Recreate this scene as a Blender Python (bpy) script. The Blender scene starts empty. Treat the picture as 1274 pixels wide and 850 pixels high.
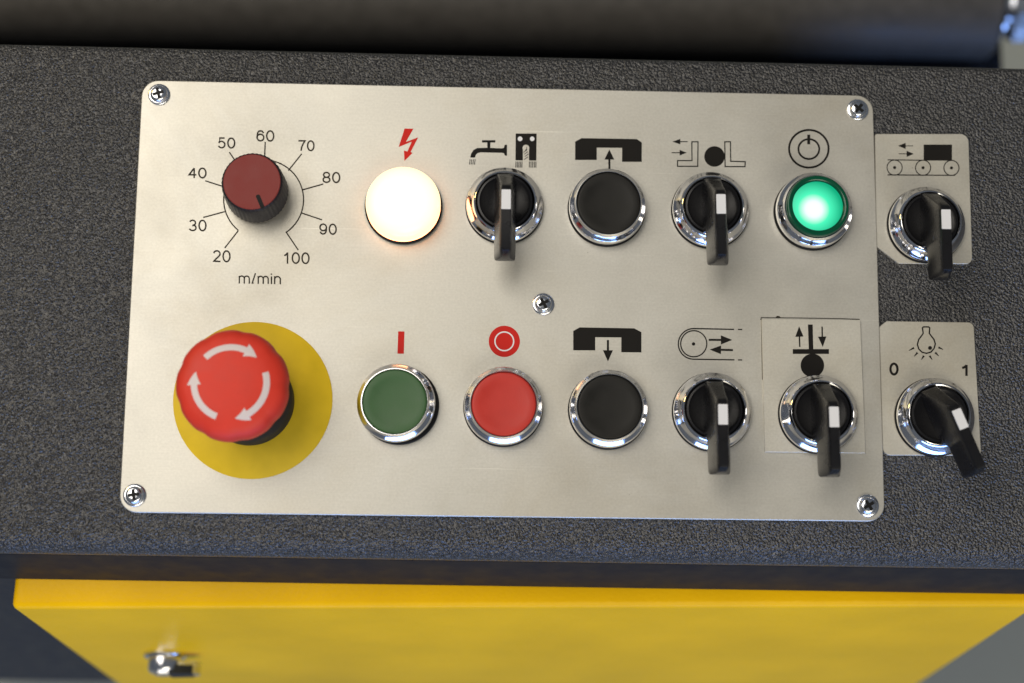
import bpy, bmesh, math, random
from mathutils import Matrix, Vector

S = 0.001                                  # everything below is written in millimetres
sc = bpy.context.scene
col = sc.collection
random.seed(4)

# ------------------------------------------------------------------ camera
F_PX, A_, B_, C_ = 2050.825, -0.180, 0.030, -0.011     # focal length in photo pixels, pose angles
T_ = Vector((-1.857, 17.0, -633.657))
RCAM = Matrix.Rotation(A_, 3, 'X') @ Matrix.Rotation(B_, 3, 'Y') @ Matrix.Rotation(C_, 3, 'Z')
CAM = RCAM.transposed() @ (-T_)                         # camera position in mm, plate top is z = 0
cd = bpy.data.cameras.new('camera')
cam = bpy.data.objects.new('camera', cd)
col.objects.link(cam)
sc.camera = cam
cam.matrix_world = Matrix.Translation(CAM * S) @ RCAM.transposed().to_4x4()
cd.sensor_width = 36.0
cd.lens = 36.0 * F_PX / 1274.0
cd.clip_start = 0.01
cd.clip_end = 50.0
cd.dof.use_dof = True
cd.dof.focus_distance = 0.632
cd.dof.aperture_fstop = 4.5

# ------------------------------------------------------------------ light
w = bpy.data.worlds.new('World')
sc.world = w
w.use_nodes = True
w.node_tree.nodes['Background'].inputs[0].default_value = (0.80, 0.88, 1.0, 1)
w.node_tree.nodes['Background'].inputs[1].default_value = 0.13


def lamp(name, loc, target, sx, sy, power, colour):
    l = bpy.data.lights.new(name, 'AREA')
    l.shape = 'RECTANGLE'
    l.size, l.size_y, l.energy, l.color = sx, sy, power, colour
    o = bpy.data.objects.new(name, l)
    col.objects.link(o)
    o.location = loc
    o.rotation_euler = (Vector(target) - Vector(loc)).to_track_quat('-Z', 'Y').to_euler()
    return o


lamp('ceiling_lamp', (-0.95, 0.55, 1.9), (0, 0, 0), 1.7, 1.5, 38, (1.0, 0.93, 0.83))
lamp('front_fill', (0.5, -1.6, 1.5), (0, 0, -0.1), 1.6, 0.7, 23, (1.0, 0.91, 0.74))  # added unseen fill from the front, brightens the yellow door
lamp('window_light', (0.2, -3.0, 0.16), (0, 0, -0.1), 3.0, 0.7, 58, (0.24, 0.44, 1.0))
lamp('bezel_reflection_light', (-0.75, 0.42, 0.34), (0.1, 0, 0), 0.16, 0.12, 0.6, (1.0, 0.72, 0.22))  # added unseen warm light for the yellow reflections on the switch bezels

sc.view_settings.view_transform = 'Standard'
sc.view_settings.look = 'None'
sc.view_settings.gamma = 1
sc.view_settings.exposure = 0


# ------------------------------------------------------------------ pixel -> millimetres
def unp(u, v, z=0.0):
    d = RCAM.transposed() @ Vector(((u - 637.0) / F_PX, (425.0 - v) / F_PX, -1.0))
    k = (z - CAM.z) / d.z
    return CAM + d * k


# ------------------------------------------------------------------ materials
def nodes(m):
    m.use_nodes = True
    nt = m.node_tree
    return nt, nt.nodes, nt.links, nt.nodes['Principled BSDF']


def plain(name, c, rough=0.5, metal=0.0, spec=0.5, grain=0.0, gscale=900.0, coat=0.0, vary=0.0):
    m = bpy.data.materials.new(name)
    nt, N, L, b = nodes(m)
    b.inputs['Base Color'].default_value = (*c, 1)
    b.inputs['Roughness'].default_value = rough
    b.inputs['Metallic'].default_value = metal
    b.inputs['Specular IOR Level'].default_value = spec
    b.inputs['Coat Weight'].default_value = coat
    tc = N.new('ShaderNodeTexCoord')
    nz = N.new('ShaderNodeTexNoise')
    nz.inputs['Scale'].default_value = 120.0
    nz.inputs['Detail'].default_value = 5
    L.new(tc.outputs['Object'], nz.inputs['Vector'])
    mr = N.new('ShaderNodeMapRange')
    mr.inputs['From Min'].default_value = 0.3
    mr.inputs['From Max'].default_value = 0.7
    mr.inputs['To Min'].default_value = max(0.02, rough - 0.07)
    mr.inputs['To Max'].default_value = min(1, rough + 0.07)
    L.new(nz.outputs['Fac'], mr.inputs['Value'])
    L.new(mr.outputs['Result'], b.inputs['Roughness'])
    if vary:
        mx = N.new('ShaderNodeMix')
        mx.data_type = 'RGBA'
        mx.inputs['A'].default_value = (*[x * (1 - vary) for x in c], 1)
        mx.inputs['B'].default_value = (*[min(1, x * (1 + vary)) for x in c], 1)
        L.new(nz.outputs['Fac'], mx.inputs['Factor'])
        L.new(mx.outputs['Result'], b.inputs['Base Color'])
    if grain:
        n2 = N.new('ShaderNodeTexNoise')
        n2.inputs['Scale'].default_value = gscale
        n2.inputs['Detail'].default_value = 3
        L.new(tc.outputs['Object'], n2.inputs['Vector'])
        bp = N.new('ShaderNodeBump')
        bp.inputs['Strength'].default_value = grain
        bp.inputs['Distance'].default_value = 0.0004
        L.new(n2.outputs['Fac'], bp.inputs['Height'])
        L.new(bp.outputs['Normal'], b.inputs['Normal'])
    return m


def metal_sheet(name, c, rough):
    """Satin brushed sheet: horizontal grain, cloudy finger marks, tiny dark specks."""
    m = bpy.data.materials.new(name)
    nt, N, L, b = nodes(m)
    b.inputs['Metallic'].default_value = 0.62
    b.inputs['Specular IOR Level'].default_value = 0.4
    tc = N.new('ShaderNodeTexCoord')
    mp = N.new('ShaderNodeMapping')
    mp.inputs['Scale'].default_value = (60, 2600, 60)
    L.new(tc.outputs['Object'], mp.inputs['Vector'])
    brush = N.new('ShaderNodeTexNoise')
    brush.inputs['Scale'].default_value = 1.0
    brush.inputs['Detail'].default_value = 4
    L.new(mp.outputs['Vector'], brush.inputs['Vector'])
    cloud = N.new('ShaderNodeTexNoise')
    cloud.inputs['Scale'].default_value = 26
    cloud.inputs['Detail'].default_value = 6
    cloud.inputs['Roughness'].default_value = 0.65
    L.new(tc.outputs['Object'], cloud.inputs['Vector'])
    rr = N.new('ShaderNodeMapRange')
    rr.inputs['From Min'].default_value = 0.3
    rr.inputs['From Max'].default_value = 0.7
    rr.inputs['To Min'].default_value = rough - 0.05
    rr.inputs['To Max'].default_value = rough + 0.07
    L.new(cloud.outputs['Fac'], rr.inputs['Value'])
    L.new(rr.outputs['Result'], b.inputs['Roughness'])
    mx = N.new('ShaderNodeMix')
    mx.data_type = 'RGBA'
    mx.inputs['A'].default_value = (c[0] * .84, c[1] * .82, c[2] * .78, 1)
    mx.inputs['B'].default_value = (min(1, c[0] * 1.12), min(1, c[1] * 1.12), min(1, c[2] * 1.14), 1)
    add = N.new('ShaderNodeMix')
    add.data_type = 'FLOAT'
    add.inputs['Factor'].default_value = 0.35
    L.new(cloud.outputs['Fac'], add.inputs['A'])
    L.new(brush.outputs['Fac'], add.inputs['B'])
    L.new(add.outputs['Result'], mx.inputs['Factor'])
    # broad smudges and fine straight scratches
    sm = N.new('ShaderNodeTexNoise')
    sm.inputs['Scale'].default_value = 9
    sm.inputs['Detail'].default_value = 8
    sm.inputs['Roughness'].default_value = 0.7
    sm.inputs['Distortion'].default_value = 0.6
    L.new(tc.outputs['Object'], sm.inputs['Vector'])
    smr = N.new('ShaderNodeMapRange')
    smr.inputs['From Min'].default_value = 0.48
    smr.inputs['From Max'].default_value = 0.72
    smr.inputs['To Max'].default_value = 0.55
    L.new(sm.outputs['Fac'], smr.inputs['Value'])
    mxs = N.new('ShaderNodeMix')
    mxs.data_type = 'RGBA'
    mxs.inputs['B'].default_value = (c[0] * .80, c[1] * .74, c[2] * .64, 1)
    L.new(smr.outputs['Result'], mxs.inputs['Factor'])
    L.new(mx.outputs['Result'], mxs.inputs['A'])
    mps = N.new('ShaderNodeMapping')
    mps.inputs['Rotation'].default_value = (0, 0, 0.5)
    mps.inputs['Scale'].default_value = (22, 900, 1)
    L.new(tc.outputs['Object'], mps.inputs['Vector'])
    scr = N.new('ShaderNodeTexNoise')
    scr.inputs['Scale'].default_value = 1.0
    scr.inputs['Detail'].default_value = 2
    L.new(mps.outputs['Vector'], scr.inputs['Vector'])
    scm = N.new('ShaderNodeMapRange')
    scm.inputs['From Min'].default_value = 0.70
    scm.inputs['From Max'].default_value = 0.78
    scm.inputs['To Max'].default_value = 0.35
    L.new(scr.outputs['Fac'], scm.inputs['Value'])
    mxc = N.new('ShaderNodeMix')
    mxc.data_type = 'RGBA'
    mxc.inputs['B'].default_value = (min(1, c[0] * 1.5), min(1, c[1] * 1.5), min(1, c[2] * 1.5), 1)
    L.new(scm.outputs['Result'], mxc.inputs['Factor'])
    L.new(mxs.outputs['Result'], mxc.inputs['A'])
    mx = mxc
    # sandy grain of the satin finish
    gr = N.new('ShaderNodeTexNoise')
    gr.inputs['Scale'].default_value = 1100
    gr.inputs['Detail'].default_value = 2
    L.new(tc.outputs['Object'], gr.inputs['Vector'])
    grm = N.new('ShaderNodeMapRange')
    grm.inputs['From Min'].default_value = 0.3
    grm.inputs['From Max'].default_value = 0.7
    grm.inputs['To Min'].default_value = 0.95
    grm.inputs['To Max'].default_value = 1.05
    L.new(gr.outputs['Fac'], grm.inputs['Value'])
    gs = N.new('ShaderNodeVectorMath')
    gs.operation = 'SCALE'
    L.new(mxc.outputs['Result'], gs.inputs[0])
    L.new(grm.outputs['Result'], gs.inputs['Scale'])
    # specks of grime
    vo = N.new('ShaderNodeTexVoronoi')
    vo.inputs['Scale'].default_value = 62
    L.new(tc.outputs['Object'], vo.inputs['Vector'])
    th = N.new('ShaderNodeMath')
    th.operation = 'LESS_THAN'
    th.inputs[1].default_value = 0.020
    L.new(vo.outputs['Distance'], th.inputs[0])
    sep = N.new('ShaderNodeSeparateColor')
    L.new(vo.outputs['Color'], sep.inputs['Color'])
    pick = N.new('ShaderNodeMath')
    pick.operation = 'GREATER_THAN'
    pick.inputs[1].default_value = 0.45
    L.new(sep.outputs['Red'], pick.inputs[0])
    mul = N.new('ShaderNodeMath')
    mul.operation = 'MULTIPLY'
    L.new(th.outputs[0], mul.inputs[0])
    L.new(pick.outputs[0], mul.inputs[1])
    m7 = N.new('ShaderNodeMath')
    m7.operation = 'MULTIPLY'
    m7.inputs[1].default_value = 0.7
    L.new(mul.outputs[0], m7.inputs[0])
    mx2 = N.new('ShaderNodeMix')
    mx2.data_type = 'RGBA'
    L.new(m7.outputs[0], mx2.inputs['Factor'])
    L.new(gs.outputs['Vector'], mx2.inputs['A'])
    mx2.inputs['B'].default_value = (0.10, 0.08, 0.06, 1)
    L.new(mx2.outputs['Result'], b.inputs['Base Color'])
    bp = N.new('ShaderNodeBump')
    bp.inputs['Strength'].default_value = 0.22
    bp.inputs['Distance'].default_value = 0.0001
    L.new(brush.outputs['Fac'], bp.inputs['Height'])
    L.new(bp.outputs['Normal'], b.inputs['Normal'])
    return m


def powder_coat(name, c, scale, depth, rough, spec=0.5, fleck=0.0):
    """Wrinkle powder coating: rounded pebbles about a millimetre across."""
    m = bpy.data.materials.new(name)
    nt, N, L, b = nodes(m)
    b.inputs['Specular IOR Level'].default_value = spec
    tc = N.new('ShaderNodeTexCoord')
    wp = N.new('ShaderNodeTexNoise')
    wp.inputs['Scale'].default_value = scale * 0.6
    wp.inputs['Detail'].default_value = 2
    L.new(tc.outputs['Object'], wp.inputs['Vector'])
    vm = N.new('ShaderNodeVectorMath')
    vm.operation = 'MULTIPLY_ADD'
    vm.inputs[1].default_value = (0.55 / scale,) * 3
    L.new(wp.outputs['Color'], vm.inputs[0])
    L.new(tc.outputs['Object'], vm.inputs[2])
    vo = N.new('ShaderNodeTexVoronoi')
    vo.feature = 'SMOOTH_F1'
    vo.inputs['Scale'].default_value = scale
    vo.inputs['Smoothness'].default_value = 0.6
    L.new(vm.outputs['Vector'], vo.inputs['Vector'])
    n2 = N.new('ShaderNodeTexNoise')
    n2.inputs['Scale'].default_value = scale * 0.9
    n2.inputs['Detail'].default_value = 3
    L.new(tc.outputs['Object'], n2.inputs['Vector'])
    sub = N.new('ShaderNodeMath')
    sub.operation = 'MULTIPLY_ADD'
    sub.inputs[1].default_value = -1.6
    L.new(vo.outputs['Distance'], sub.inputs[0])
    L.new(n2.outputs['Fac'], sub.inputs[2])
    bp = N.new('ShaderNodeBump')
    bp.inputs['Strength'].default_value = 1.0
    bp.inputs['Distance'].default_value = depth
    L.new(sub.outputs[0], bp.inputs['Height'])
    L.new(bp.outputs['Normal'], b.inputs['Normal'])
    big = N.new('ShaderNodeTexNoise')
    big.inputs['Scale'].default_value = 14
    big.inputs['Detail'].default_value = 5
    L.new(tc.outputs['Object'], big.inputs['Vector'])
    mx = N.new('ShaderNodeMix')
    mx.data_type = 'RGBA'
    mx.inputs['A'].default_value = (*[x * 0.75 for x in c], 1)
    mx.inputs['B'].default_value = (*[x * 1.3 for x in c], 1)
    L.new(big.outputs['Fac'], mx.inputs['Factor'])
    sp = N.new('ShaderNodeMapRange')
    sp.inputs['From Min'].default_value = 0.30
    sp.inputs['From Max'].default_value = 0.72
    sp.inputs['To Min'].default_value = 1.0 - fleck
    sp.inputs['To Max'].default_value = 1.0 + fleck
    L.new(n2.outputs['Fac'], sp.inputs['Value'])
    hv = N.new('ShaderNodeVectorMath')
    hv.operation = 'SCALE'
    L.new(mx.outputs['Result'], hv.inputs[0])
    L.new(sp.outputs['Result'], hv.inputs['Scale'])
    L.new(hv.outputs['Vector'], b.inputs['Base Color'])
    mr = N.new('ShaderNodeMapRange')
    mr.inputs['To Min'].default_value = rough - 0.1
    mr.inputs['To Max'].default_value = rough + 0.1
    L.new(n2.outputs['Fac'], mr.inputs['Value'])
    L.new(mr.outputs['Result'], b.inputs['Roughness'])
    return m


def glow(name, stops, axis, lo, hi, strength, base, rough=0.3):
    """Lit lens: colour runs over the lens's own height or radius, as the bulb behind it gives."""
    m = bpy.data.materials.new(name)
    nt, N, L, b = nodes(m)
    b.inputs['Base Color'].default_value = (*base, 1)
    b.inputs['Roughness'].default_value = rough
    tc = N.new('ShaderNodeTexCoord')
    if axis == 'z':
        sp = N.new('ShaderNodeSeparateXYZ')
        L.new(tc.outputs['Object'], sp.inputs[0])
        val = sp.outputs['Z']
    else:
        mp = N.new('ShaderNodeMapping')
        mp.inputs['Location'].default_value = (0.0016, 0.0014, 0)
        mp.inputs['Scale'].default_value = (1, 1, 0)
        L.new(tc.outputs['Object'], mp.inputs['Vector'])
        ln = N.new('ShaderNodeVectorMath')
        ln.operation = 'LENGTH'
        L.new(mp.outputs['Vector'], ln.inputs[0])
        val = ln.outputs['Value']
    mr = N.new('ShaderNodeMapRange')
    mr.inputs['From Min'].default_value = lo * S
    mr.inputs['From Max'].default_value = hi * S
    L.new(val, mr.inputs['Value'])
    cr = N.new('ShaderNodeValToRGB')
    els = cr.color_ramp.elements
    while len(els) < len(stops):
        els.new(0.5)
    for e, (p, c) in zip(els, stops):
        e.position = p
        e.color = (*c, 1)
    L.new(mr.outputs['Result'], cr.inputs['Fac'])
    L.new(cr.outputs['Color'], b.inputs['Emission Color'])
    b.inputs['Emission Strength'].default_value = strength
    return m


M = {
    'sheet': metal_sheet('satin_metal_plate', (0.535, 0.525, 0.475), 0.44),
    'sheet2': metal_sheet('legend_plate_metal', (0.58, 0.565, 0.50), 0.48),
    'casing': powder_coat('black_wrinkle_coat', (0.029, 0.029, 0.031), 1150, 0.00055, 0.33, 0.80, 0.75),
    'lip_shade': plain('casing_coat_shaded', (0.011, 0.012, 0.016), 0.5, spec=0.12, grain=0.1, gscale=1500, vary=0.15),  # same casing coat, with the front face's shade put into the colour
    'dark': plain('dark_painted_steel', (0.016, 0.018, 0.023), 0.5, spec=0.2, grain=0.2, gscale=1500, vary=0.15),
    'yellow': powder_coat('yellow_powder_coat', (0.84, 0.48, 0.002), 600, 0.00004, 0.36, 0.13),
    'chrome': plain('chrome', (0.80, 0.80, 0.82), 0.11, 1.0, grain=0.015, gscale=300),
    'zinc': plain('zinc_screw', (0.72, 0.74, 0.78), 0.22, 1.0, grain=0.05, gscale=900),
    'black': plain('black_plastic', (0.008, 0.008, 0.009), 0.28, spec=0.27, grain=0.04, gscale=2500),
    'blackcap': plain('black_cap_plastic', (0.012, 0.0115, 0.010), 0.5, spec=0.22, grain=0.10, gscale=2600, vary=0.4),
    'gasket': plain('black_gasket', (0.007, 0.007, 0.007), 0.6, spec=0.2),
    'knob': plain('knob_plastic', (0.013, 0.012, 0.015), 0.42, spec=0.3, grain=0.1, gscale=1500),
    'maroon': plain('maroon_cap', (0.185, 0.026, 0.022), 0.5, spec=0.25, grain=0.08, gscale=1600, vary=0.06),
    'red': plain('red_plastic', (0.60, 0.040, 0.022), 0.5, spec=0.25, grain=0.05, gscale=900, vary=0.16),
    'redcap': plain('red_cap_plastic', (0.46, 0.034, 0.024), 0.45, spec=0.3, grain=0.10, gscale=2200, vary=0.14),
    'greencap': plain('green_cap_plastic', (0.040, 0.100, 0.036), 0.45, spec=0.3, grain=0.10, gscale=2200, vary=0.14),
    'disc': plain('yellow_disc', (0.63, 0.43, 0.010), 0.5, spec=0.3, vary=0.14),
    'white': plain('white_inlay', (0.66, 0.67, 0.70), 0.45),
    'arrow': plain('arrow_paint', (0.60, 0.53, 0.53), 0.45, vary=0.06),
    'ink': plain('black_print', (0.010, 0.009, 0.008), 0.6, spec=0.12, vary=0.3),
    'thin_ink': plain('thin_black_print', (0.035, 0.030, 0.022), 0.6, spec=0.12, vary=0.3),
    'redink': plain('red_print', (0.50, 0.020, 0.015), 0.6, spec=0.12, vary=0.08),
    'rubber': plain('worn_black_rubber', (0.080, 0.074, 0.066), 0.55, grain=0.3, gscale=300, vary=0.35),
    'steel': plain('turned_steel', (0.75, 0.76, 0.80), 0.16, 1.0),
    'greenrim': plain('green_lens_rim', (0.0005, 0.060, 0.028), 0.2, spec=0.35),
    'floor': plain('grey_concrete_floor', (0.30, 0.31, 0.26), 0.6, grain=0.3, gscale=60, vary=0.08),
    'lens': glow('lit_white_lens', [(0, (10.0, 3.0, 1.2)), (0.26, (3.2, 1.5, 0.7)), (0.40, (1.4, 1.0, 0.55)), (0.66, (1.05, 0.92, 0.60)), (0.92, (1.0, 0.97, 0.82)), (1, (1.1, 1.06, 0.96))],
                 'z', 1.0, 11.0, 1.15, (0.15, 0.12, 0.08)),
    'greenlens': glow('lit_green_lens', [(0, (1.0, 1.0, 1.0)), (0.28, (0.85, 1.0, 0.94)), (0.56, (0.06, 0.84, 0.46)), (1, (0.0, 0.36, 0.18))],
                      'r', 0.0, 11.0, 1.1, (0.002, 0.05, 0.02)),
}


# ------------------------------------------------------------------ mesh helpers
def link(name, me, mat, parent=None, loc=None):
    me.materials.append(mat)
    o = bpy.data.objects.new(name, me)
    col.objects.link(o)
    if parent:
        o.parent = parent
    if loc is not None:
        o.location = Vector(loc) * S
    return o


def finish(name, bm, mat, parent=None, loc=None, smooth=True, ang=38):
    bmesh.ops.recalc_face_normals(bm, faces=bm.faces)
    for v in bm.verts:
        v.co *= S
    me = bpy.data.meshes.new(name)
    bm.to_mesh(me)
    bm.free()
    if smooth:
        me.polygons.foreach_set('use_smooth', [True] * len(me.polygons))
        me.set_sharp_from_angle(angle=math.radians(ang))
    return link(name, me, mat, parent, loc)


def tag(o, label, cat, group=None, kind=None):
    if label:
        o['label'] = label
    if cat:
        o['category'] = cat
    if group:
        o['group'] = group
    if kind:
        o['kind'] = kind
    return o


def thing(name, loc, label, cat, group=None, rz=0.0):
    o = bpy.data.objects.new(name, None)
    o.empty_display_size = 0.01
    col.objects.link(o)
    o.location = Vector(loc) * S
    o.rotation_euler = (0, 0, rz)
    return tag(o, label, cat, group)


def lathe_bm(prof, seg=96, lobes=0, amp=0.0, closed=False, power=1):
    """prof: list of (radius, z).  closed=True joins last to first (a ring)."""
    bm = bmesh.new()
    rings = []
    for r, z in prof:
        if r < 1e-6:
            rings.append([bm.verts.new((0, 0, z))])
        else:
            ring = []
            for i in range(seg):
                a = 2 * math.pi * i / seg
                k = r + (-amp * (0.5 + 0.5 * math.cos(lobes * a)) ** power * (r / max(p[0] for p in prof)) ** 3 if lobes else 0)
                ring.append(bm.verts.new((k * math.cos(a), k * math.sin(a), z)))
            rings.append(ring)
    pairs = list(zip(rings, rings[1:]))
    if closed:
        pairs.append((rings[-1], rings[0]))
    for a, b in pairs:
        if len(a) == 1 and len(b) == 1:
            continue
        for i in range(seg):
            j = (i + 1) % seg
            if len(a) == 1:
                bm.faces.new((a[0], b[i], b[j]))
            elif len(b) == 1:
                bm.faces.new((a[i], b[0], a[j]))
            else:
                bm.faces.new((a[i], b[i], b[j], a[j]))
    return bm


def prism(bm, pts, z0, z1):
    """pts: list of (x, y); closed solid between z0 and z1."""
    a = [bm.verts.new((p[0], p[1], z0)) for p in pts]
    b = [bm.verts.new((p[0], p[1], z1)) for p in pts]
    n = len(pts)
    bm.faces.new(a[::-1])
    bm.faces.new(b)
    for i in range(n):
        j = (i + 1) % n
        bm.faces.new((a[i], a[j], b[j], b[i]))


def rounded(pts, rads, seg=10):
    """round the corners of a convex polygon; pts (x, y) in order, rads per corner."""
    out = []
    n = len(pts)
    for i in range(n):
        p = Vector(pts[i][:2])
        a = (Vector(pts[i - 1][:2]) - p).normalized()
        b = (Vector(pts[(i + 1) % n][:2]) - p).normalized()
        r = rads[i]
        if r <= 0:
            out.append(tuple(p))
            continue
        th = a.angle(b)
        t = r / math.tan(th / 2)
        c = p + (a + b).normalized() * (r / math.sin(th / 2))
        s, e = p + a * t - c, p + b * t - c
        a0 = math.atan2(s.y, s.x)
        d = (math.atan2(e.y, e.x) - a0 + math.pi) % (2 * math.pi) - math.pi
        for k in range(seg + 1):
            q = a0 + d * k / seg
            out.append((c.x + r * math.cos(q), c.y + r * math.sin(q)))
    return out


def plate_bm(pts, z0, z1, bev=0.3):
    """sheet with a small broken top edge"""
    bm = bmesh.new()
    n = len(pts)
    P = [Vector(p) for p in pts]
    inner = []
    for i in range(n):
        e1 = (P[i] - P[i - 1])
        e2 = (P[(i + 1) % n] - P[i])
        n1 = Vector((-e1.y, e1.x)).normalized()
        n2 = Vector((-e2.y, e2.x)).normalized()
        m = (n1 + n2).normalized()
        inner.append(P[i] + m * bev)
    # orientation: make sure inset goes inward
    area = sum(P[i].x * P[(i + 1) % n].y - P[(i + 1) % n].x * P[i].y for i in range(n))
    if area < 0:
        inner = [p * 2 - q for p, q in zip(P, inner)]
    lv = [[bm.verts.new((p.x, p.y, z)) for p in Q] for Q, z in ((P, z0), (P, z1 - bev), (inner, z1))]
    for a, b in zip(lv, lv[1:]):
        for i in range(n):
            j = (i + 1) % n
            bm.faces.new((a[i], a[j], b[j], b[i]))
    bm.faces.new(lv[0][::-1])
    bm.faces.new(lv[2])
    return bm


def extrude_x(prof, x0, x1, nx=1):
    """prof: closed list of (y, z) swept along x"""
    bm = bmesh.new()
    st = [[bm.verts.new((x0 + (x1 - x0) * k / nx, y, z)) for y, z in prof] for k in range(nx + 1)]
    n = len(prof)
    for a, b in zip(st, st[1:]):
        for i in range(n):
            j = (i + 1) % n
            bm.faces.new((a[i], a[j], b[j], b[i]))
    bm.faces.new(st[0][::-1])
    bm.faces.new(st[-1])
    return bm


# ------------------------------------------------------------------ the print on the plates
class Print:
    """One printed mark: thin ink shapes lying on a sheet.  Points are photo pixels carried onto that sheet."""

    def __init__(self, ox=0, oy=0, k=1.0, z=0.0):
        self.ox, self.oy, self.k, self.z = ox, oy, k, z
        self.bm = bmesh.new()
        self.n = 0

    def p(self, q):
        v = unp(self.ox + q[0] / self.k, self.oy + q[1] / self.k, self.z)
        return (v.x, v.y)

    def _add(self, mm):
        self.n += 1
        top = self.z + 0.05 + 0.012 * self.n
        prism(self.bm, mm, self.z - 0.02, top)
        return self

    def poly(self, pts):
        return self._add([self.p(q) for q in pts])

    def rect(self, x0, y0, x1, y1):
        return self.poly([(x0, y0), (x1, y0), (x1, y1), (x0, y1)])

    def disc(self, c, r, n=40):
        return self.poly([(c[0] + r * math.cos(2 * math.pi * i / n), c[1] + r * math.sin(2 * math.pi * i / n)) for i in range(n)])

    def line(self, pts, wid, closed=False):
        """stroke with mitred joints, as one strip"""
        P = [Vector(q) for q in pts]
        n = len(P)
        L, R = [], []
        for i in range(n):
            a = P[i] - P[i - 1] if (i > 0 or closed) else P[1] - P[0]
            b = P[(i + 1) % n] - P[i] if (i < n - 1 or closed) else P[-1] - P[-2]
            na = Vector((-a.y, a.x)).normalized()
            nb = Vector((-b.y, b.x)).normalized()
            m = (na + nb)
            m = m / max(0.35, m.length_squared / 2) if m.length > 1e-6 else na
            L.append(P[i] + m * wid / 2)
            R.append(P[i] - m * wid / 2)
        self.n += 1
        zt, zb = self.z + 0.05 + 0.012 * self.n, self.z - 0.02
        vs = [[self.bm.verts.new((*self.p(q), z)) for q in side] for side, z in ((L, zt), (R, zt), (L, zb), (R, zb))]
        for i in range(n if closed else n - 1):
            j = (i + 1) % n
            self.bm.faces.new((vs[0][i], vs[0][j], vs[1][j], vs[1][i]))
            self.bm.faces.new((vs[2][i], vs[2][j], vs[0][j], vs[0][i]))
            self.bm.faces.new((vs[1][i], vs[1][j], vs[3][j], vs[3][i]))
        return self

    def ring(self, c, rx, wid, ry=None, n=64):
        ry = ry or rx
        return self.line([(c[0] + rx * math.cos(2 * math.pi * i / n), c[1] + ry * math.sin(2 * math.pi * i / n)) for i in range(n)], wid, True)

    def arrow(self, tail, neck, tip, shaft, head):
        t, k, e = Vector(tail), Vector(neck), Vector(tip)
        d = (e - t).normalized()
        s = Vector((-d.y, d.x))
        return self.poly([t + s * shaft / 2, k + s * shaft / 2, k + s * head / 2, e, k - s * head / 2, k - s * shaft / 2, t - s * shaft / 2])

    def build(self, name, mat, parent):
        return finish(name, self.bm, mat, parent, smooth=False)


def arc_pts(cx, cy, rx, ry, a0, a1, n=18):
    return [(cx + rx * math.cos(math.radians(a0 + (a1 - a0) * i / n)), cy + ry * math.sin(math.radians(a0 + (a1 - a0) * i / n))) for i in range(n + 1)]


SIX = [(.02, .66), (.03, .44), (.12, .18), (.30, .04), (.54, 0), (.78, .05), (.94, .23)]
GLYPH = {                                   # plain sans-serif strokes in a 0..1 box, y down; (points, closed)
    '0': [(arc_pts(.5, .5, .5, .5, 0, 351, 39), True)],
    '1': [([(.08, .27), (.40, .19), (.66, 0)], False), ([(.66, -.04), (.66, 1.05)], False)],
    '2': [(arc_pts(.5, .29, .46, .29, -168, 30) + [(.66, .60), (.30, .80), (.08, .97), (1.04, 1.0)], False)],
    '3': [(arc_pts(.47, .25, .42, .25, -160, 78) + arc_pts(.47, .73, .50, .27, -78, 160), False)],
    '4': [([(.74, 1.05), (.74, 0)], False), ([(.74, .0), (.02, .70), (1.06, .70)], False)],
    '5': [([(.94, 0), (.24, 0), (.11, .47)] + arc_pts(.48, .67, .49, .33, -140, 155), False)],
    '6': [(arc_pts(.5, .67, .48, .33, 0, 351, 39), True), (SIX, False)],
    '7': [([(-.03, 0), (1, 0), (.72, .30), (.48, .66), (.38, 1.05)], False)],
    '8': [(arc_pts(.5, .245, .42, .245, 0, 351, 39), True), (arc_pts(.5, .74, .49, .26, 0, 351, 39), True)],
    '9': [([(1 - x, 1 - y) for x, y in arc_pts(.5, .67, .48, .33, 0, 351, 39)], True), ([(1 - x, 1 - y) for x, y in SIX], False)],
    'm': [([(0, .25), (0, 1.04)], False), ([(0, .56)] + arc_pts(.25, .52, .25, .25, -170, 0, 12) + [(.5, 1.04)], False), ([(.5, .56)] + arc_pts(.75, .52, .25, .25, -170, 0, 12) + [(1, 1.04)], False)],
    'n': [([(0, .25), (0, 1.04)], False), ([(0, .58)] + arc_pts(.5, .54, .5, .27, -170, 0, 12) + [(1, 1.04)], False)],
    'i': [([(.5, .27), (.5, 1.04)], False), ([(.5, -.03), (.5, .10)], False)],
    '/': [([(0, 1.04), (1, -.04)], False)],
}
WIDTH = {'m': 1.45, 'n': .82, 'i': .14, '/': .50, '1': .85}


def lettering(name, word, box, wid, mat, parent, z=0.0, gap=0.42):
    u0, v0, u1, v1 = box
    u0, u1, v0, v1 = u0 + wid / 2, u1 - wid / 2, v0 + wid / 2, v1 - wid / 2
    tot = sum(WIDTH.get(ch, 1.0) for ch in word) + gap * (len(word) - 1)
    k = (u1 - u0) / tot
    t = Print(z=z)
    x = u0
    for ch in word:
        w_ = WIDTH.get(ch, 1.0) * k
        for pts, closed in GLYPH[ch]:
            t.line([(x + px * w_, v0 + py * (v1 - v0) + (x + px * w_ - (u0 + u1) / 2) * 0.016) for px, py in pts], wid, closed)
        x += w_ + gap * k
    return t.build(name, mat, parent)


# ================================================================== SETTING: floor
fl = bmesh.new()
prism(fl, [(-6000, -6000), (6000, -6000), (6000, 6000), (-6000, 6000)], -860, -850)
tag(finish('floor', fl, M['floor'], smooth=False), 'grey green concrete workshop floor below the machine', 'floor', kind='structure')

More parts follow.
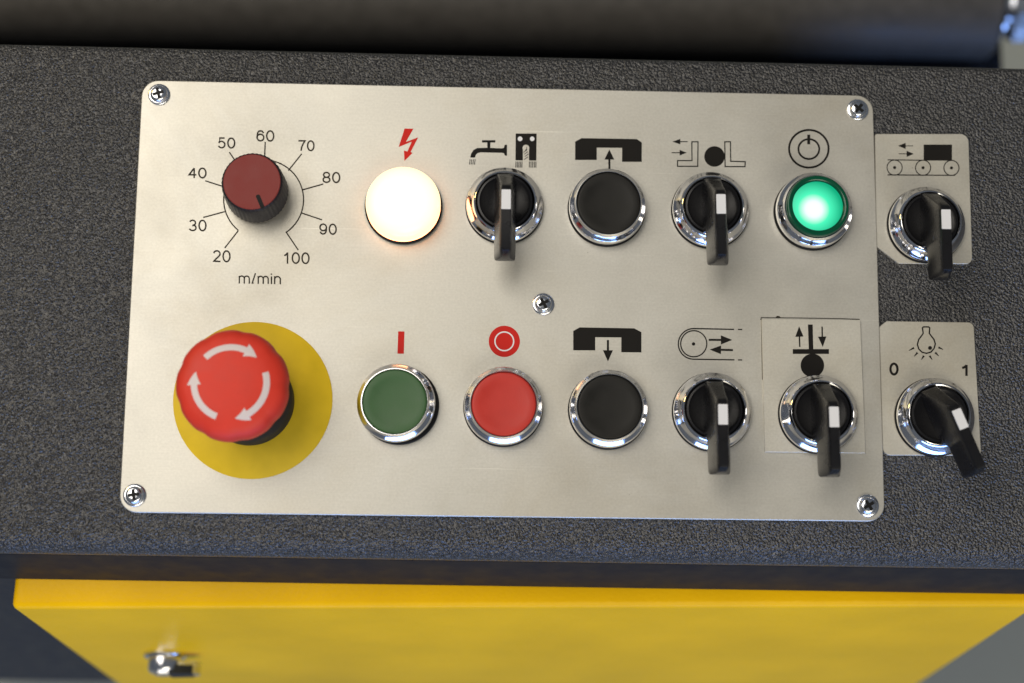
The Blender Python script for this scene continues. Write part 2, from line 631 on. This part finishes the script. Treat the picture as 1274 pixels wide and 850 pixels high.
# ================================================================== machine casing
ZC = -2.0                                   # casing surface under the plate
yb, yf = 99.0, -100.3
LIP = -42.0
lipy = unp(600, 729, LIP).y
prof = [(yb - 7, ZC)]
for i in range(1, 8):                        # back bend
    a = math.radians(90 - 90 * i / 7)
    prof.append((yb - 4 + 4 * math.cos(a), ZC - 4 + 4 * math.sin(a)))
prof += [(yb, -70), (yb - 3, -70), (yb - 3, -14), (yf + 9, -14), (yf + 0.4, -12.4)]
for i in range(0, 9):                        # front bend, radius 6
    a = math.radians(184 - 94 * i / 8)
    prof.append((yf + 8 + 8 * math.cos(a), ZC - 8 + 8 * math.sin(a)))
casing = thing('machine_casing', (0, 0, 0), 'long black wrinkle coated machine casing that carries the metal control plate', 'machine casing', rz=-0.003)
finish('top_cover', extrude_x(prof, -420, 420), M['casing'], casing, smooth=True, ang=50)
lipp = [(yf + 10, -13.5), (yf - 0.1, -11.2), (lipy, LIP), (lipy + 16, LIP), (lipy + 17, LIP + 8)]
finish('front_lip', extrude_x(lipp, -419.5, 419.5), M['lip_shade'], casing, smooth=False)

# dark cabinet below the casing, behind the yellow door, reaching out to the left only
dtl, dtr = unp(13, 757, -43.0), unp(1294, 754, -43.0)
dbl, dbr = unp(142, 850, -205.0), unp(1147, 850, -205.0)
print('door', dtl, dtr, dbl, dbr)
dn = Vector((0, (dbl.y + dbr.y) / 2 - (dtl.y + dtr.y) / 2, -162)).normalized()     # down the door
bm = bmesh.new()
top, bot = -44.5, -850.0
def front_y(z, off):
    return dtl.y + (z + 43) * dn.y / dn.z + off
cprof = [(78, top), (lipy + 14, top), (front_y(-120, 24), -120), (front_y(-330, 24), -330), (front_y(-330, 24), bot), (78, bot)]
cab = finish('machine_cabinet', extrude_x(cprof, -420, dtr.x - 12), M['dark'], smooth=False)
tag(cab, 'dark painted machine cabinet behind and beside the yellow door', 'cabinet')

# ================================================================== yellow door with lock
door = thing('yellow_door', ((dtl + dtr) / 2), 'yellow powder coated cabinet door below the black machine casing', 'door')
c0 = (dtl + dtr) / 2
K = 1.9
tl, tr = dtl - c0, dtr - c0
bl, br = (dbl - dtl) * K + tl, (dbr - dtr) * K + tr
inn = Vector((0, 21, 0))
bm = bmesh.new()
vs = [bm.verts.new(q) for q in (tl, tr, br, bl, tl + inn + Vector((1, 0, 0)), tr + inn, br + inn, bl + inn)]
for f in ((0, 1, 2, 3), (7, 6, 5, 4), (4, 5, 1, 0), (5, 6, 2, 1), (6, 7, 3, 2), (7, 4, 0, 3)):
    bm.faces.new([vs[i] for i in f])
bmesh.ops.recalc_face_normals(bm, faces=bm.faces)
bmesh.ops.bevel(bm, geom=[e for e in bm.edges], offset=2.6, segments=4, profile=0.5, affect='EDGES')
finish('door_panel', bm, M['yellow'], door, ang=60)
# the lock: axis along the door's outward normal
ex = (tr - tl).normalized()
nrm = ex.cross(bl - tl).normalized()
if nrm.y > 0:
    nrm = -nrm
def on_door(u, v):
    d = unp(u, v, 0) - CAM
    k = (dtl - CAM).dot(nrm) / d.dot(nrm)
    return CAM + d * k
lp = on_door(206, 813) - c0
lk = finish('lock', lathe_bm([(0, -1), (9.5, -1), (9.5, 1.4), (8.8, 2.2), (7.4, 2.4), (7.2, 7.6), (6.4, 8.6), (0, 8.6)], 64), M['steel'], door)
lk.matrix_local = Matrix.Translation(lp * S) @ Matrix((ex, nrm.cross(ex), nrm)).transposed().to_4x4()
bm = bmesh.new()
prism(bm, rounded([(-4, -4), (16, -3.0), (16, 3.0), (-4, 4)], [2.5] * 4, 4), 4.2, 9.6)
finish('lever', bm, M['zinc'], lk)
bm = bmesh.new()
prism(bm, rounded([(2.5, -5.5), (13, -4.4), (13, 4.4), (2.5, 5.5)], [1] * 4, 4), 6.0, 9.9)
finish('key_grip', bm, M['dark'], lk)
tag(lk, 'chromed quarter turn lock', None)

# ================================================================== roller behind the casing
RZ = -235.0
ra, rb = unp(-60, -16, RZ), unp(1234, 9, RZ)
rd = (rb - ra)
roller = thing('conveyor_roller', (ra + rb) / 2, 'dark worn conveyor roller lying behind the black casing', 'roller')
roller.rotation_mode = 'QUATERNION'
roller.rotation_quaternion = rd.to_track_quat('Z', 'Y')
hl = rd.length / 2
RR = 29.0
finish('drum', lathe_bm([(0, -hl - 200), (RR, -hl - 200), (RR, hl - 3), (RR - 3, hl), (0, hl)], 96), M['rubber'], roller)
finish('shaft', lathe_bm([(0, hl - 1), (21, hl - 1), (21, hl + 3), (13, hl + 4), (13, hl + 34), (11.5, hl + 36), (0, hl + 36)], 48), M['steel'], roller)
bm = lathe_bm([(0, hl + 8), (18, hl + 8), (20, hl + 10), (20, hl + 22), (18, hl + 24), (0, hl + 24)], 6)
finish('nut', bm, M['zinc'], roller, ang=20)
# machine bed that carries the roller
bx1 = unp(1224, 80, -300).x
bed_y1 = ra.y + 70
bprof = [(82, -268), (bed_y1, -268), (bed_y1, -850), (82, -850)]
bed = finish('machine_bed', extrude_x(bprof, -560, bx1), M['dark'], smooth=False)
tag(bed, 'dark machine bed under the conveyor roller', 'machine bed')
bm = bmesh.new()

# ================================================================== control plate
def pp(u, v, z=0.0):
    q = unp(u, v, z)
    return (q.x, q.y)

corners = [pp(148, 637.5), pp(1101, 649), pp(1086, 119), pp(177.2, 99.7)]
PL = thing('control_plate', (0, 0, 0), 'large satin metal control plate with printed symbols and screwed corners', 'control plate')
plate = finish('plate', plate_bm(rounded(corners, [6.5, 6.5, 6.5, 6.5]), ZC - 0.2, 0.0, 0.28), M['sheet'], PL, smooth=False)


def recess_shade(name, parent):  # solid black cross on the head; the recess's shade is its colour
    bm = bmesh.new()
    a, t = 2.15, 0.62
    prism(bm, [(t, t), (t, a), (-t, a), (-t, t), (-a, t), (-a, -t), (-t, -t), (-t, -a), (t, -a), (t, -t), (a, -t), (a, t)], 1.5, 2.42)
    return finish(name, bm, M['gasket'], parent, smooth=False)


for u, v, rz in ((197.5, 117, .3), (1067.5, 136, .9), (167, 616, .15), (1080, 629, .55), (676, 378, .5)):
    q = unp(u, v, 1.0)
    s = finish('screw', lathe_bm([(4.25, -0.1), (4.25, 0.5), (4.0, 0.75), (3.35, 0.85), (3.25, 1.3), (2.95, 1.9), (2.3, 2.3), (1.2, 2.38), (0, 2.38)], 48),
               M['zinc'], PL, (q.x, q.y, 0))
    s.rotation_euler = (0, 0, rz)
    recess_shade('recess_shade', s)

# speed scale
for s_, box in (('20', (264.6, 311.3, 287, 326.5)), ('30', (234.7, 273.3, 257.1, 288)), ('40', (234.2, 208.4, 257.1, 222.2)),
                ('50', (270.6, 171, 292.9, 185)), ('60', (318.8, 162, 341.4, 176.4)), ('70', (370.6, 174.5, 391.5, 188.3)),
                ('80', (401, 213.9, 423.5, 228)), ('90', (397, 278.2, 419.1, 292.3)), ('100', (352, 313.9, 385.3, 328.6))):
    lettering('numeral', s_, box, 1.9, M['thin_ink'], PL)
lettering('unit_text', 'm/min', (296.9, 339.8, 349.5, 353.6), 1.6, M['thin_ink'], PL, gap=0.40)
for a, b in (((296.5, 287.1), (279.6, 308.7)), ((279.6, 263.5), (252.8, 270.7)), ((255.4, 225.1), (279, 232.6)), ((285.3, 189.4), (298, 208)),
             ((330, 176.8), (329, 200)), ((375.4, 191.5), (358.7, 212.5)), ((402.2, 229.1), (376.3, 236.4)), ((400.8, 273.7), (375.4, 265.2)),
             ((371.1, 311.3), (355.6, 288.3))):
    Print().line([a, b], 1.6).build('tick_mark', M['thin_ink'], PL)
arc = []
a0, a1 = math.atan2(38.5, -31.5), math.atan2(39.8, 27.6) + 2 * math.pi
for i in range(49):
    a = a0 + (a1 - a0) * i / 48
    arc.append((328 + 49.7 * math.cos(a), 248.5 + 49.4 * math.sin(a)))
Print().line(arc, 1.6).build('scale_arc', M['thin_ink'], PL)

# lightning
Print(475, 150, 13.08).poly([(370, 132), (515, 135), (392, 350), (592, 275), (468, 515), (500, 528), (368, 660), (360, 490), (416, 505), (488, 345), (275, 432)]).build('lightning_symbol', M['redink'], PL)
# tap
t = Print(570, 155, 10.617)
t.poly([(160, 437), (170, 390), (200, 340), (250, 312), (385, 308), (575, 316), (606, 308), (615, 268), (645, 268), (645, 412), (618, 412), (605, 380), (575, 374), (300, 368), (258, 377), (234, 400), (222, 437)])
t.rect(315, 208, 492, 238).rect(385, 236, 425, 312)
for x in (150, 172, 194, 216):
    t.line([(x + 8, 460), (x, 530)], 9)
t.build('tap_symbol', M['ink'], PL)
t = Print(570, 155, 10.617)
notch = [(935, 475), (935, 340)] + [(895 + 45 * math.cos(math.radians(a)), 312 - 45 * math.sin(math.radians(a))) for a in range(-30, 211, 20)] + [(855, 340), (855, 475)]
t.poly([(760, 120), (1037, 120), (1033, 477)] + notch + [(757, 473)])
for x, y in ((862, 345), (872, 370), (880, 400), (872, 440)):
    t.line([(x, y + 25), (x + 50, y - 12)], 9)
t.line([(905, 300), (905, 330), (885, 340)], 9)
for x in (760, 780, 800, 820, 840, 940, 962, 984, 1006, 1026):
    t.line([(x + (4 if x < 900 else 0), 490), (x, 570)], 9)
t.build('spray_symbol', M['ink'], PL)
t = Print(570, 155, 10.617, 0.06).disc((818, 190), 31).disc((978, 190), 30).build('spray_symbol_hole', M['white'], PL)
# clamp up / down
t = Print(700, 160, 10.617).poly([(165, 175), (250, 128), (980, 140), (1045, 185), (1045, 440), (785, 440), (785, 255), (450, 252), (450, 415), (165, 415)])
t.arrow((618, 560), (617, 410), (617, 278), 27, 130).build('clamp_up_symbol', M['ink'], PL)
t = Print(700, 395, 10.617).poly([(140, 180), (225, 132), (945, 145), (1040, 195), (1040, 462), (775, 460), (775, 265), (430, 262), (430, 435), (140, 435)])
t.arrow((598, 300), (598, 435), (598, 582), 28, 132).build('clamp_down_symbol', M['ink'], PL)
# vice
t = Print(830, 165, 11.58).arrow((295, 132), (190, 132), (75, 132), 13, 78).arrow((65, 291), (180, 291), (280, 291), 13, 80)
t.line([(355, 134), (445, 134), (440, 487), (150, 487), (150, 405), (358, 405)], 15, True).disc((682, 345), 147)
t.line([(830, 134), (912, 134), (915, 415), (1125, 420), (1122, 492), (835, 492)], 15, True).build('vice_symbol', M['ink'], PL)
# power
t = Print(960, 150, 12.14).ring((562, 428), 298, 30, 284).ring((562, 432), 157, 28, 150).rect(538, 215, 582, 360).build('power_symbol', M['ink'], PL)
# I and O
Print(475, 395, 6.705).poly([(137, 117), (189, 117), (184, 303), (130, 303)]).build('start_symbol', M['redink'], PL)
Print(475, 395, 6.705).disc((1022, 200), 130, 64).build('stop_symbol', M['redink'], PL)
Print(475, 395, 6.705, 0.06).ring((1022, 200), 78, 11).build('stop_symbol_ring', M['white'], PL)
# belt
t = Print(830, 395, 11.58)
path = [(965, 173), (380, 161)] + [(383 + 222 * math.cos(math.radians(a)), 382 + 221 * math.sin(math.radians(a))) for a in range(-95, -266, -9)] + [(380, 603), (970, 612)]
t.line(path, 18).line([(1020, 174), (1080, 175)], 16).line([(1020, 613), (1080, 614)], 16).ring((383, 380), 188, 17).disc((380, 383), 24)
t.arrow((600, 324), (775, 325), (935, 325), 28, 130).arrow((948, 472), (775, 467), (615, 465), 28, 123).build('belt_symbol', M['ink'], PL)

# ================================================================== legend plates
GL = 'legend plates of the rotary switches'
ZL = ZC + 1.1
lp1 = thing('legend_plate', (0, 0, 0), 'small metal legend plate printed with a crate on three conveyor rollers', 'legend plate')
c = [pp(1118, 328, ZL), pp(1210, 328.5, ZL), pp(1205, 166.5, ZL), pp(1088.5, 166.5, ZL), pp(1089.5, 306, ZL)]
finish('plate', plate_bm(rounded(c, [1.5, 2.6, 3.2, 1.0, 1.5], 6), ZC - 0.2, ZL, 0.2), M['sheet2'], lp1, smooth=False)
t = Print(1090, 165, 9.8, ZL).arrow((450, 163), (360, 163), (268, 163), 8, 74).arrow((275, 259), (372, 260), (458, 261), 8, 73)
t.rect(580, 148, 924, 342)
for cx, cy in ((225, 428), (572, 430), (918, 432)):
    t.ring((cx, cy), 92, 10).disc((cx, cy), 18, 16)
t.line([(140, 333), (585, 339)], 9).line([(140, 517), (960, 523)], 10)
t.build('conveyor_symbol', M['ink'], lp1)

lp2 = thing('legend_plate', (0, 0, 0), 'small metal legend plate printed with a light bulb and the numbers 0 and 1', 'legend plate')
c = [pp(1098.5, 566.5, ZL), pp(1221, 567, ZL), pp(1211.5, 401, ZL), pp(1103, 399.5, ZL), pp(1093.5, 407, ZL)]
finish('plate', plate_bm(rounded(c, [3.0, 1.5, 2.2, 0.8, 0.8], 6), ZC - 0.2, ZL, 0.2), M['sheet2'], lp2, smooth=False)
t = Print(1090, 395, 9.1, ZL)
t.line([(535, 108), (595, 108), (607, 120), (602, 180), (625, 212), (655, 250), (670, 300), (657, 350), (620, 393), (570, 407), (520, 395), (483, 358), (467, 308), (482, 250), (512, 212), (533, 180), (524, 120)], 15, True)
t.disc((610, 346), 22, 16)
for a, b in (((428, 345), (370, 377)), ((468, 400), (430, 442)), ((540, 435), (512, 480)), ((605, 435), (635, 480)), ((668, 398), (708, 437)), ((706, 340), (757, 364))):
    A2, B2 = Vector(a), Vector(b)
    d = (B2 - A2).normalized()
    n_ = Vector((-d.y, d.x))
    t.poly([A2 + n_ * 11, A2 - n_ * 11, B2 - n_ * 2.5, B2 + n_ * 2.5])
t.build('bulb_symbol', M['ink'], lp2)
lettering('numeral', '0', (1106.4, 451.2, 1118, 467.4), 2.9, M['ink'], lp2, ZL)
lettering('numeral', '1', (1194.8, 453.2, 1207, 468.6), 2.9, M['ink'], lp2, ZL)

ZG = 1.0
lp3 = thing('legend_plate', (0, 0, 0), 'square edged metal legend plate with a pressing bar symbol glued on the control plate', 'legend plate')
c = [pp(951.5, 562.5, ZG), pp(1077, 564, ZG), pp(1070.5, 398, ZG), pp(947.5, 396.5, ZG)]
finish('plate', plate_bm(rounded(c, [.4] * 4, 3), -0.1, ZG, 0.15), M['sheet2'], lp3, smooth=False)
t = Print(940, 390, 8.49, ZG).poly([(553, 118), (603, 118), (610, 385), (563, 385)]).rect(393, 378, 775, 428).disc((600, 550), 124)
t.arrow((467, 354), (463, 246), (460, 138), 14, 86).arrow((703, 140), (704, 246), (709, 354), 14, 87).build('press_symbol', M['ink'], lp3)
# glue grime along its top and left edge
t = Print(940, 390, 8.49, 0.0).line([(55, 70), (60, 45), (420, 48), (900, 56), (1100, 64)], 8).poly([(212, 42), (226, 26), (250, 28), (266, 42), (240, 52)]).line([(60, 60), (72, 700)], 7)
t.build('grime_line', M['thin_ink'], lp3)

# ================================================================== push buttons and lamps
def at(u, v, z):
    q = unp(u, v, z)
    return (q.x, q.y)


GASKET = [(0, -0.1), (15.15, -0.1), (15.15, 0.8), (14.8, 1.15), (0, 1.15)]
BEZEL = [(14.75, 1.1), (14.85, 1.4), (14.8, 5.2), (14.6, 5.8), (14.3, 6.1), (13.2, 7.15), (12.85, 7.6), (12.75, 8.3), (12.7, 9.1), (12.55, 9.4), (12.35, 9.4), (12.25, 9.1), (12.25, 1.1)]
PB = 'push buttons of the control plate'


def button(u, v, z0, label, mat, capz=9.2, dish=0.8, tilt=(0, 0)):
    x, y = at(u, v, z0)
    b = thing('push_button', (x, y, z0), label, 'push button', PB)
    finish('gasket', lathe_bm(GASKET), M['gasket'], b)
    bz = finish('bezel', lathe_bm(BEZEL, 128, closed=True), M['chrome'], b)
    cp = finish('cap', lathe_bm([(12.05, 1.2), (12.05, capz - .5), (11.75, capz - .12), (11.3, capz), (9, capz - dish * .55), (5, capz - dish * .9), (0, capz - dish)], 96), mat, b)
    for o in (bz, cp):
        o.rotation_euler = (tilt[0], tilt[1], 0)
        o.location = Vector((tilt[1] * 10, tilt[0] * 10, 0)) * S
    return b


button(754.5, 260.3, 0, 'black push button with chrome ring below the upward arrow clamp symbol', M['blackcap'])
button(756, 510.5, 0, 'black push button with chrome ring below the downward arrow clamp symbol', M['blackcap'])
button(626, 507, 0, 'red push button with chrome ring below the red circle symbol', M['redcap'])
button(496.5, 504.3, 0, 'green push button with chrome ring below the red bar symbol', M['greencap'], tilt=(0.035, -0.07))

# illuminated green push button
x, y = at(1010.3, 265, 0)
g = thing('illuminated_button', (x, y, 0), 'lit green push button with chrome ring below the power symbol', 'push button')
finish('gasket', lathe_bm(GASKET), M['gasket'], g)
finish('bezel', lathe_bm(BEZEL, 128, closed=True), M['chrome'], g)
finish('lens_rim', lathe_bm([(12.1, 1.2), (12.1, 10.6), (11.7, 11.3), (11.0, 11.5), (10.2, 11.2), (9.75, 10.7), (9.7, 9.2), (9.7, 1.2)], 96, closed=True), M['greenrim'], g)
finish('lens', lathe_bm([(9.68, 1.2), (9.68, 10.4), (8.5, 10.55), (5, 10.75), (0, 10.85)], 96), M['greenlens'], g)

# white signal lamp
x, y = at(502.2, 257.6, 0)
g = thing('signal_lamp', (x, y, 0), 'glowing warm white signal lamp below the red lightning symbol', 'signal lamp')
finish('gasket', lathe_bm([(0, -0.1), (15.0, -0.1), (15.0, 1.6), (14.5, 2.2), (0, 2.2)]), M['gasket'], g)
finish('lens', lathe_bm([(14.35, 2.1), (14.4, 5.4), (14.1, 6.8), (13.3, 8.0), (11.6, 9.2), (9, 10.1), (5, 10.8), (0, 11.0)], 96), M['lens'], g)

# ================================================================== rotary switches
SBEZEL = [(14.75, 1.1), (14.85, 1.4), (14.85, 3.2), (14.6, 3.7), (14.1, 4.0), (12.7, 7.0), (12.0, 8.0), (11.5, 8.3), (11.15, 8.1), (11.05, 7.4), (11.05, 1.1)]
GS = 'rotary selector switches with long black handles'
hb = bmesh.new()
#       s     ztop  zbot  half bottom  half top
ST = [(-10.4, 9.6, 6.0, 3.4, 3.0), (-9.8, 11.0, 6.0, 3.7, 2.9), (-7.5, 15.0, 6.0, 4.0, 2.6), (-4.5, 20.4, 6.0, 4.1, 2.3), (-1.8, 25.6, 6.0, 4.1, 2.05),
      (-0.6, 27.4, 6.0, 4.1, 2.0), (0.6, 28.0, 6.0, 4.1, 2.0), (9.0, 28.0, 6.0, 4.1, 2.0), (10.9, 28.0, 6.5, 4.1, 2.0), (11.6, 28.0, 13.6, 4.1, 2.0),
      (13, 28.0, 14.8, 4.1, 2.0), (22.6, 28.0, 15.0, 4.05, 2.0), (23.8, 27.6, 15.1, 4.0, 1.9), (24.6, 26.4, 15.3, 3.9, 1.7), (25.2, 24.4, 15.8, 3.7, 1.6), (25.5, 22.6, 16.6, 3.4, 1.6)]
secs = []
for s_, zt, zb, wb, wt in ST:
    hgt = zt - zb
    half = [(wb - .5, zb), (wb, zb + min(.7, hgt * .1)), (wb - 0.05, zb + hgt * 0.22), (wt + 0.35, zt - min(2.4, hgt * .3)), (wt, zt - min(.6, hgt * .12)), (wt - .45, zt)]
    ring = [(x_, z_) for x_, z_ in half] + [(-x_, z_) for x_, z_ in half[::-1]]
    secs.append([hb.verts.new((x_, -s_, z_)) for x_, z_ in ring])
for a, b in zip(secs, secs[1:]):
    n = len(a)
    for i in range(n):
        hb.faces.new((a[i], a[(i + 1) % n], b[(i + 1) % n], b[i]))
hb.faces.new(secs[0][::-1])
hb.faces.new(secs[-1])
proto = thing('rotary_switch', (0, 0, 0), '', 'rotary switch')
p_g = finish('gasket', lathe_bm(GASKET), M['gasket'], proto)
p_b = finish('bezel', lathe_bm(SBEZEL, 128, closed=True), M['chrome'], proto)
p_r = finish('rotor', lathe_bm([(10.9, 1.2), (10.9, 7.6), (10.5, 8.3), (9.8, 8.4), (8.8, 7.8), (5, 7.4), (0, 7.3)], 96), M['black'], proto)
p_h = finish('handle', hb, M['black'], proto, ang=32)
ib = bmesh.new()
prism(ib, rounded([(-1.75, -8.4), (1.75, -8.4), (1.75, -0.9), (-1.75, -0.9)], [.25] * 4, 3), 27.6, 28.12)
p_i = finish('indicator', ib, M['white'], p_h)


def switch(u, v, z0, label, rz=0.0, first=False):
    x, y = at(u, v, z0)
    if first:
        r, h = proto, p_h
    else:
        r = proto.copy()
        col.objects.link(r)
        for ch in (p_g, p_b, p_r):
            k = ch.copy()
            col.objects.link(k)
            k.parent = r
        h = p_h.copy()
        col.objects.link(h)
        h.parent = r
        k = p_i.copy()
        col.objects.link(k)
        k.parent = h
    r.location = Vector((x, y, z0)) * S
    h.rotation_euler = (0, 0, rz)
    tag(r, label, 'rotary switch', GS)
    return r


switch(627.5, 257.3, 0, 'black handled rotary switch below the water tap symbol', 0.0, True)
switch(883, 262.8, 0, 'black handled rotary switch below the clamping vice symbol', 0.012)
switch(885, 513, 0, 'black handled rotary switch below the belt and arrows symbol', 0.008)
switch(1017, 516, ZG, 'black handled rotary switch on the square edged pressing bar legend plate', 0.012)
switch(1151, 281, ZL, 'black handled rotary switch on the conveyor legend plate', 0.0)
switch(1161.5, 519.5, ZL, 'rotary switch with handle turned aside, on the light bulb legend plate', math.radians(22))

# ================================================================== speed dial
x, y = at(319.5, 239.7, 2.0)
k = thing('speed_dial', (x, y, 0), 'black ribbed speed knob with maroon top inside the printed scale', 'knob')
finish('stem', lathe_bm([(0, -0.1), (4.5, -0.1), (4.5, 2.5), (0, 2.5)], 48), M['gasket'], k)
bm = lathe_bm([(0, 2), (11.9, 2), (12.2, 2.5), (12.15, 5), (11.75, 15.4), (11.45, 16.4), (10.9, 16.9), (0, 16.9)], 180, 45, 0.20)
finish('skirt', bm, M['knob'], k, ang=30)
finish('cap', lathe_bm([(10.75, 16.6), (10.75, 17.15), (10.5, 17.35), (0, 17.35)], 96), M['maroon'], k)
bm = bmesh.new()
prism(bm, rounded([(-0.75, -11.2), (0.75, -11.2), (0.75, -5.6), (-0.75, -5.6)], [.6, .6, .6, .6], 4), 16.8, 17.55)
ptr = finish('pointer', bm, M['gasket'], k)
ptr.rotation_euler = (0, 0, math.radians(24))

# ================================================================== emergency stop
x, y = at(314.6, 497.5, 0.3)
e = thing('emergency_stop', (x, y, 0), 'red mushroom emergency stop with white arrows on a yellow disc', 'emergency stop')
finish('legend_disc', lathe_bm([(0, -0.1), (30, -0.1), (30, 0.25), (29.8, 0.4), (0, 0.4)], 128), M['disc'], e)
cx, cy = at(307, 495, 14)
finish('collar', lathe_bm([(0, 0.2), (15.5, 0.2), (15.5, 3), (16.6, 4), (17.2, 20), (15, 26), (0, 26)], 96), M['gasket'], e, (cx - x, cy - y, 0))
hx, hy = at(288.4, 478.5, 33)
HP = [(0, 24), (15, 24), (18.6, 25.0), (19.6, 26.4), (20.0, 28.6), (19.9, 31), (19.2, 33.4), (18.0, 35.0), (16, 36.1), (12.5, 36.9), (8, 37.3), (4, 37.45), (0, 37.5)]
head = finish('head', lathe_bm([(q * 1.02, z) for q, z in HP], 180, 9, 0.5, power=4), M['red'], e, (hx - x, hy - y, 0), ang=60)


def dome_z(r):
    q = [(b, a) for a, b in HP[6:]][::-1]
    for (z1, r1), (z2, r2) in zip(q, q[1:]):
        if r1 <= r <= r2:
            return z1 + (z2 - z1) * (r - r1) / (r2 - r1)
    return 34


def curved_arrow(a_tail, a_tip):
    """arrow printed along a circle, clockwise, draped on the dome"""
    bm = bmesh.new()
    R0, wd, hd = 12.9, 2.3, 5.0
    neck = a_tip + 21
    rows = []
    for i in range(15):
        a = a_tail + (neck - a_tail) * i / 14
        rows.append((a, wd))
    for i in range(7):
        f = i / 6
        rows.append((neck + (a_tip - neck) * f, hd * (1 - f) + 0.15 * f))
    prev = None
    for a, wv in rows:
        ca, sa = math.cos(math.radians(a)), math.sin(math.radians(a))
        cur = []
        for j in range(5):
            r = R0 + wv * (j / 4 - 0.5)
            cur.append(bm.verts.new((r * ca, r * sa, dome_z(r) + 0.12)))
        if prev:
            for j in range(4):
                bm.faces.new((prev[j], prev[j + 1], cur[j + 1], cur[j]))
        prev = cur
    return finish('arrow', bm, M['arrow'], head, smooth=True)


for a, b in ((136, 46), (18, -80), (-110, -197)):
    curved_arrow(a, b)
